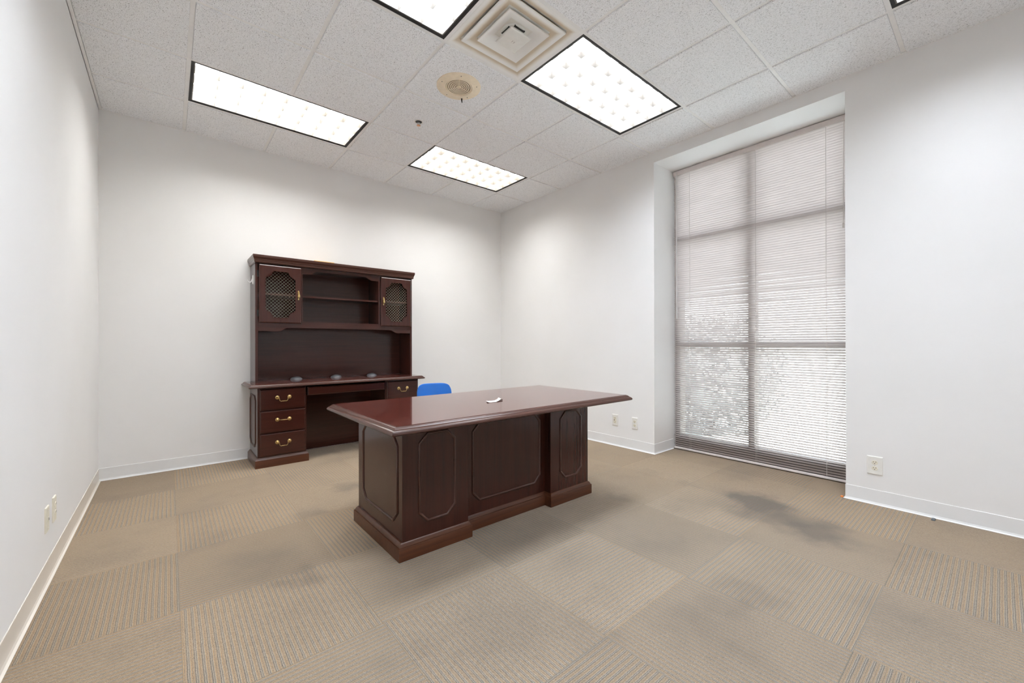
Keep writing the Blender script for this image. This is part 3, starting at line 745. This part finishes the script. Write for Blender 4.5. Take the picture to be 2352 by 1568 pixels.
# ------------------------------------------------------------------ credenza
cr = thing('credenza', 'dark mahogany kneehole credenza with brass drawer pulls against the back wall', 'credenza', (1.364, 4.40, 0))
ZC = 0.738
B().loft(rect(0.548, 2.180, 4.172, 4.611), [(-0.04, 0.703), (0.012, 0.7045), (0.019, 0.707), (0.0225, 0.711), (0.022, 0.716), (0.017, 0.7205), (0.0125, 0.7225), (0.012, 0.725), (0.007, 0.730), (0.003, 0.7345), (0.0, 0.7355), (-0.002, 0.736)]).build('edge_moulding', 'edge', cr, smooth=True)
B().loft(rect(0.550, 2.178, 4.174, 4.609), [(0, 0.7355), (0, 0.7372), (-0.0015, ZC)]).build('worktop', 'top', cr)
yf = 4.195
def pedestal(x0, x1, plx0, plx1):
    pd = B().box(x0, x1, yf, 4.628, 0.085, 0.705, 0.0015, 1).build('pedestal', 'wz', cr)
    B().loft(rect(plx0, plx1, yf - 0.013, 4.628), [(0, 0), (0, 0.066), (-0.002, 0.070), (-0.006, 0.073), (-0.008, 0.080), (-0.013, 0.088)]).build('plinth', 'base', cr, smooth=True)
    for n_, (z0, z1) in enumerate(((0.502, 0.694), (0.300, 0.497), (0.098, 0.295))):
        dr = B().loft(rect(x0 + 0.015, x1 - 0.009, z0, z1), [(0, 0.0), (0, 0.008), (-0.0035, 0.011), (-0.004, 0.013), (-0.008, 0.016), (-0.009, 0.018)], frontf(yf)).build('drawer', 'wx', cr)
        pull((x0 + x1) / 2 + 0.003, yf - 0.018, (z0 + z1) / 2 + 0.016, dr, raised=(n_ == 1 and x0 < 1))
    return pd
pa = pedestal(0.596, 0.990, 0.577, 1.010)
pb = pedestal(1.758, 2.139, 1.742, 2.155)
bead('panel_moulding', octagon(-4.597, -4.297, 0.166, 0.624, 0.045), sidef(0.596), pa)
B().loft(rect(0.999, 1.752, 0.612, 0.690), [(0, -0.30), (0, 0.006), (-0.004, 0.009), (-0.006, 0.014), (-0.009, 0.016)], frontf(yf)).build('pencil_drawer', 'wx', cr)
B().box(0.990, 1.758, 4.612, 4.626, 0.006, 0.705).build('back_panel', 'wx', cr)

# ------------------------------------------------------------------ hutch
hu = thing('hutch', 'dark mahogany hutch with brass mesh doors standing on the credenza', 'hutch', (1.367, 4.48, ZC))
hx0, hx1, hyf, hyb = 0.599, 2.135, 4.335, 4.630
ti = 0.022
for x0 in (hx0, hx1 - ti): B().box(x0, x0 + ti, hyf, hyb, ZC, 1.84, 0.001, 1).build('side_panel', 'wz', hu)
B().box(hx0 + ti, hx1 - ti, 4.618, hyb, ZC, 1.84).build('back_panel', 'wx', hu)
B().loft(rect(hx0, hx1, 4.320, 4.612), [(0.0, 1.834), (0.004, 1.834), (0.009, 1.839), (0.011, 1.846), (0.009, 1.853), (0.010, 1.856), (0.013, 1.859), (0.0125, 1.863), (0.015, 1.868), (0.020, 1.882), (0.021, 1.884), (0.021, 1.903), (0.019, 1.905)]).build('crown_moulding', 'edge', hu, smooth=True)
xi0, xi1 = hx0 + ti, hx1 - ti
p1, p2 = 0.976, 1.742                          # partitions
for x0 in (p1, p2): B().box(x0, x0 + 0.016, hyf, 4.618, 1.304, 1.836).build('partition', 'wz', hu)
B().box(xi0, xi1, hyf + 0.012, 4.618, 1.288, 1.304).build('bottom_shelf', 'wx', hu)
B().box(p1 + 0.016, p2, hyf + 0.02, 4.618, 1.546, 1.562).build('shelf', 'wx', hu)
for a, b_ in ((xi0, p1), (p2 + 0.016, xi1)): B().box(a, b_, hyf + 0.03, 4.618, 1.552, 1.570).build('shelf', 'edge', hu)
B().box(xi0, xi1, hyf + 0.012, 4.618, 1.822, 1.836).build('top_panel', 'wx', hu)
def s_curve(x0, z0, x1, z1, n=10): return [(x0 + (x1 - x0) * q / n, z0 + (z1 - z0) * (0.5 - 0.5 * math.cos(PI * q / n))) for q in range(n + 1)]
fn = lambda a, b_, d: (a, d, b_)
va = [(p1 + 0.016, 1.838), (p1 + 0.016, 1.773)] + s_curve(1.062, 1.773, 1.125, 1.805) + s_curve(1.592, 1.805, 1.672, 1.771) + [(p2, 1.771), (p2, 1.838)]
B().prism(va, fn, hyf + 0.002, hyf + 0.020).build('valance', 'wx', hu)
vb = [(xi0, 1.308), (xi0, 1.214)] + s_curve(0.785, 1.214, 0.865, 1.247) + s_curve(1.872, 1.246, 1.955, 1.212) + [(xi1, 1.212), (xi1, 1.308)]
B().prism(vb, fn, hyf, hyf + 0.018).build('apron', 'wx', hu)

def door(x0, x1, z0, z1, hinge_left):
    cx = (x0 + x1) / 2; cz = 1.5545
    hw, hh, cw, ch = 0.1235, 0.214, 0.062, 0.064
    cut = []
    def corner(sx, sz, flip):
        pts = []
        # concave quarter round with small steps
        arc = [(hw, hh - ch - 0.004), (hw - 0.004, hh - ch)] + [(hw - cw * math.sin(a) ** 1.0 * 0.86 - 0.004, hh - ch * math.cos(a) * 0.9) for a in [q / 7 * PI / 2 for q in range(1, 7)]] + [(hw - cw, hh)]
        pts = [(cx + sx * a, cz + sz * b_) for a, b_ in arc]
        return pts[::-1] if flip else pts
    cut = corner(1, 1, False) + corner(-1, 1, True) + corner(-1, -1, False) + corner(1, -1, True)
    outer = rect(x0, x1, z0, z1)
    b = B(); bm = b.bm
    def ring(pts, y): return [bm.verts.new((p[0], y, p[1])) for p in pts]
    def inset(d): return rect(x0 + d, x1 - d, z0 + d, z1 - d)
    yF = hyf - 0.018
    r0 = ring(inset(0), hyf - 0.001); r1 = ring(inset(0), yF + 0.007); r2 = ring(inset(0.004), yF + 0.003); r3 = ring(inset(0.010), yF)
    c0 = ring(cut, yF); c1 = ring(cut, hyf - 0.001)
    for p, q in ((r0, r1), (r1, r2), (r2, r3)):
        for i in range(4): bm.faces.new((p[i], p[(i + 1) % 4], q[(i + 1) % 4], q[i]))
    n = len(cut)
    for i in range(n): bm.faces.new((c0[i], c0[(i + 1) % n], c1[(i + 1) % n], c1[i]))
    def fill(o, c):
        es = []
        for L_ in (o, c):
            for i in range(len(L_)):
                e = bm.edges.get((L_[i], L_[(i + 1) % len(L_)])) or bm.edges.new((L_[i], L_[(i + 1) % len(L_)]))
                es.append(e)
        bmesh.ops.triangle_fill(bm, use_beauty=True, use_dissolve=False, edges=es)
    fill(r3, c0); fill(r0, c1)
    dr = b.build('door', 'wz', hu)
    # diagonal brass mesh behind the cut-out
    g = B(); yg = hyf + 0.0015
    gx0, gx1, gz0, gz1 = cx - hw - 0.006, cx + hw + 0.006, cz - hh - 0.006, cz + hh + 0.006
    st = 0.0305
    for s_ in (1, -1):
        kk = -40
        for kk in range(-40, 41):
            # line z - cz = s*(x-cx) + kk*st
            pts = []
            for x in (gx0, gx1):
                zz = cz + s_ * (x - cx) + kk * st
                if gz0 <= zz <= gz1: pts.append((x, zz))
            for zz in (gz0, gz1):
                x = cx + (zz - cz - kk * st) / s_
                if gx0 < x < gx1: pts.append((x, zz))
            if len(pts) >= 2:
                (xa, za), (xb, zb) = pts[0], pts[1]
                g.tube([(xa, yg + 0.0006 * s_, za), (xb, yg + 0.0006 * s_, zb)], 0.0010, 4)
    g.build('wire_mesh', 'wire', dr, label='brass diamond wire mesh')
    hxk = x1 - 0.027 if hinge_left else x0 + 0.027
    y = yF
    k = B()
    k.prism([(hxk + a * 0.010 * wv, 1.565 + h_) for wv, h_, a in []] or [(hxk + a, 1.560 + c) for a, c in [(0, -0.048), (0.007, -0.040), (0.004, -0.032), (0.009, -0.020), (0.005, 0.0), (0.009, 0.016), (0.006, 0.028), (0.008, 0.036), (0, 0.046), (-0.008, 0.036), (-0.006, 0.028), (-0.009, 0.016), (-0.005, 0.0), (-0.009, -0.020), (-0.004, -0.032), (-0.007, -0.040)]], fn, y, y - 0.0022)
    k.lathe([(0.004, 0), (0.004, 0.010), (0.006, 0.014), (0, 0.018)], (hxk, y, 1.583), (0, -1, 0), 12)
    k.lathe([(0, 0.026), (0.004, 0.022), (0.0055, 0.010), (0.009, -0.004), (0.0125, -0.016), (0.0095, -0.028), (0, -0.034)], (hxk, y - 0.014, 1.566), (0, 0, 1), 16)
    k.build('pull', 'brass', dr, smooth=True, label='brass drop pull')
    for zz in (1.737, 1.377):
        hk = B(); xh = x0 - 0.004 if hinge_left else x1 + 0.004
        hk.box(xh - 0.010, xh + 0.002, hyf - 0.0025, hyf - 0.0004, zz - 0.030, zz + 0.030) if hinge_left else hk.box(xh - 0.002, xh + 0.008, hyf - 0.0025, hyf - 0.0004, zz - 0.030, zz + 0.030)
        hk.tube([(xh, hyf - 0.005, zz - 0.026), (xh, hyf - 0.005, zz + 0.026)], 0.0042, 8)
        hk.build('hinge', 'hinge', dr)
door(0.626, 0.979, 1.289, 1.824, True)
door(1.766, 2.119, 1.287, 1.822, False)
# cable grommets: two kinds
def dome(cx, cy, z, r, h_, mat, parent, sgn=1):
    b = B()
    n = 8
    b.lathe([(r, 0), (r * 0.985, sgn * h_ * 0.12)] + [(r * math.cos(a), sgn * h_ * math.sin(a)) for a in [q / n * PI / 2 for q in range(2, n)]] + [(0, sgn * h_)], (cx, cy, z), (0, 0, 1), 28)
    return b.build('cable_grommet', mat, parent, smooth=True, label='grey domed cable cover' if mat == 'grom' else None)
for gx in (0.985, 1.371, 1.757): dome(gx, 4.566, ZC, 0.055, 0.028, 'grom', hu)
dome(1.326, 4.50, 1.288, 0.028, 0.034, 'dgrom', hu, -1)

# ------------------------------------------------------------------ things on the furniture
t = thing('wall_hook', 'white plastic adhesive hook on the left side of the hutch', 'hook', (0.599, 4.44, 1.69))
fnl = lambda a, b_, d: (0.599 - d, a, b_)
op = [(4.44 + 0.016 * math.cos(a), 1.69 + 0.042 * math.sin(a)) for a in [2 * PI * q / 20 for q in range(20)]]
B().loft(op, [(0, 0.0), (0, 0.004), (-0.003, 0.007), (-0.006, 0.008)], fnl).build('mounting_plate', 'hook', t, smooth=True)
B().tube([(0.593, 4.44, 1.70), (0.585, 4.44, 1.672), (0.572, 4.44, 1.660), (0.560, 4.44, 1.664), (0.552, 4.44, 1.680), (0.550, 4.44, 1.692)], [0.005, 0.006, 0.006, 0.0055, 0.005, 0.003], 10).build('hook_arm', 'hook', t, smooth=True)

tag(B().box(1.098, 1.286, 4.335, 4.56, 1.905, 1.9175, 0.001, 1).build('paper_pad', 'pad'), 'orange-yellow paper pad lying on top of the hutch crown', 'paper pad')

b = B(); n = 10; ring0 = []
ua = Vector((0.094, -0.012, 0)); vb_ = Vector((0.025, 0.052, 0))
for q in range(n + 1):
    s_ = q / n; lift = 0.0045 * max(0, (0.18 - s_) / 0.18) ** 2 + 0.016 * max(0, (s_ - 0.6) / 0.4) ** 1.6
    base_ = Vector((1.505, 2.030, ZD + 0.0012)) + ua * s_ + Vector((0, 0, lift))
    ring0.append([b.bm.verts.new(base_), b.bm.verts.new(base_ + vb_), b.bm.verts.new(base_ + vb_ + Vector((0, 0, 0.0008))), b.bm.verts.new(base_ + Vector((0, 0, 0.0008)))])
for p, q in zip(ring0, ring0[1:]):
    for k in range(4): b.bm.faces.new((p[k], p[(k + 1) % 4], q[(k + 1) % 4], q[k]))
b.bm.faces.new(ring0[0]); b.bm.faces.new(ring0[-1])
b.tube([(1.598, 2.045, ZD + 0.0160), (1.600, 2.046, ZD + 0.024)], 0.002, 6)
tag(b.build('paper_slip', 'paper'), 'small curled white paper slip lying on the desk top', 'paper')
tag(B().tube([(1.592, 2.052, ZD + 0.0045), (1.640, 2.056, ZD + 0.0045)], [0.004, 0.0035], 8).build('pen', 'pen'), 'thin dark stick sticking out from under the curled paper slip on the desk', 'pen')

# tiny litter on the carpet
tag(B().loft(rect(3.610, 3.650, 0.262, 0.280), [(0, 0.0005), (0, 0.004), (-0.004, 0.008)]).build('floor_scrap', 'scrap'), 'tiny dark grey scrap on the carpet at the foot of the right wall', 'scrap')
tag(B().loft(rect(3.668, 3.686, 0.722, 0.738), [(0, 0.0005), (0, 0.006), (-0.003, 0.009)]).build('floor_scrap', 'orange'), 'tiny orange scrap on the carpet at the right corner of the window recess', 'scrap')

# ------------------------------------------------------------------ blue stacking chair behind the desk
ch = thing('plastic_chair', 'blue plastic shell chair tucked behind the desk, only its backrest top showing', 'chair', (1.915, 3.32, 0))
def shell():
    bm = bmesh.new(); nu, nv = 14, 22; grid = []
    # side profile: front lip -> seat -> back, (y back+, z)
    side = [(-0.20, 0.385), (-0.19, 0.405), (-0.10, 0.41), (0.02, 0.40), (0.12, 0.402), (0.165, 0.43), (0.185, 0.50), (0.20, 0.58), (0.215, 0.66), (0.228, 0.714)]
    wid = [0.175, 0.185, 0.19, 0.19, 0.185, 0.175, 0.170, 0.172, 0.170, 0.150]
    for i in range(nv + 1):
        s_ = i / nv * (len(side) - 1); k = min(int(s_), len(side) - 2); f_ = s_ - k
        y = side[k][0] * (1 - f_) + side[k + 1][0] * f_; z = side[k][1] * (1 - f_) + side[k + 1][1] * f_; w_ = wid[k] * (1 - f_) + wid[k + 1] * f_
        isb = max(0.0, min(1.0, (i / nv - 0.5) * 3))
        row = []
        for j in range(nu + 1):
            a = -1 + 2 * j / nu
            top = max(0, (i / nv - 0.82) / 0.18)
            row.append(bm.verts.new((a * w_, y - isb * 0.045 * a * a, z + (1 - isb) * 0.025 * a * a - top * 0.020 * a ** 6)))
        grid.append(row)
    for i in range(nv):
        for j in range(nu): bm.faces.new((grid[i][j], grid[i][j + 1], grid[i + 1][j + 1], grid[i + 1][j]))
    return bm
me = bpy.data.meshes.new('shell'); sb = shell(); bmesh.ops.recalc_face_normals(sb, faces=sb.faces); sb.to_mesh(me); sb.free()
for p in me.polygons: p.use_smooth = True
me.materials.append(M['chair'])
so = bpy.data.objects.new('shell', me); COL.objects.link(so); so.parent = ch
md = so.modifiers.new('Solidify', 'SOLIDIFY'); md.thickness = 0.007; md.offset = 0
md = so.modifiers.new('Subdivision', 'SUBSURF'); md.levels = 1; md.render_levels = 2
for sx in (-1, 1):
    for fy, ty in ((-0.16, -0.20), (0.12, 0.20)):
        m_ = bpy.data.meshes.new('leg'); b = B()
        b.tube([(sx * 0.05, fy * 0.7, 0.392), (sx * 0.13, fy, 0.386), (sx * 0.150, fy + (ty - fy) * 0.15, 0.36), (sx * 0.175, ty, 0.004)], 0.0095, 10)
        b.bm.to_mesh(m_); b.bm.free(); m_.materials.append(M['steel'])
        for p in m_.polygons: p.use_smooth = True
        lo = bpy.data.objects.new('leg', m_); COL.objects.link(lo); lo.parent = ch
ch.rotation_euler = (0, 0, math.radians(-12))

# ------------------------------------------------------------------ daylight
wd = bpy.data.worlds.new('daylight'); S.world = wd; wd.use_nodes = True
N, L = wd.node_tree.nodes, wd.node_tree.links
bg = N['Background']
tc = N.new('ShaderNodeTexCoord'); spx = N.new('ShaderNodeSeparateXYZ'); L.new(tc.outputs['Generated'], spx.inputs[0])
r = ramp(N, [(0.0, (0.80, 0.86, 0.88)), (0.50, (0.95, 0.97, 1.0)), (1.0, (0.70, 0.82, 1.0))])
mr = N.new('ShaderNodeMapRange'); mr.inputs[1].default_value = -1; mr.inputs[2].default_value = 1
L.new(spx.outputs[2], mr.inputs[0]); L.new(mr.outputs[0], r.inputs['Fac']); L.new(r.outputs['Color'], bg.inputs['Color'])
bg.inputs['Strength'].default_value = 7.0
sun = bpy.data.lights.new('sun', 'SUN'); sun.energy = 62.0; sun.angle = math.radians(3); sun.color = (1, 0.98, 0.95)
so = bpy.data.objects.new('sun', sun); COL.objects.link(so)
so.rotation_euler = Vector((0.04, 0.72, -0.80)).to_track_quat('-Z', 'Y').to_euler()

# ------------------------------------------------------------------ camera
cam = bpy.data.cameras.new('camera'); co = bpy.data.objects.new('camera', cam); COL.objects.link(co)
R2 = Vector((0.7665667, -0.64216263, -0.00162755)); U3 = Vector((4.30139e-04, -2.02100182e-03, 0.99999786)); F = Vector((0.64216455, 0.76656577, 0.00127301))
m = Matrix((R2, U3, -F)).transposed().to_4x4(); m.translation = Vector((0, 0, 1.096918))
co.matrix_world = m
cam.sensor_fit = 'HORIZONTAL'; cam.sensor_width = 36; cam.lens = 940.828 / 2352 * 36
cam.shift_y = (787.117 - 784) / 2352
cam.clip_start = 0.02; cam.clip_end = 200
S.camera = co

S.view_settings.view_transform = 'Standard'; S.view_settings.look = 'None'
S.view_settings.gamma = 1; S.view_settings.exposure = 0.05; S.view_settings.use_curve_mapping = False
S.cycles.use_denoising = True
S.cycles.max_bounces = 14; S.cycles.diffuse_bounces = 8; S.cycles.glossy_bounces = 4; S.cycles.transparent_max_bounces = 12
S.cycles.sample_clamp_indirect = 8
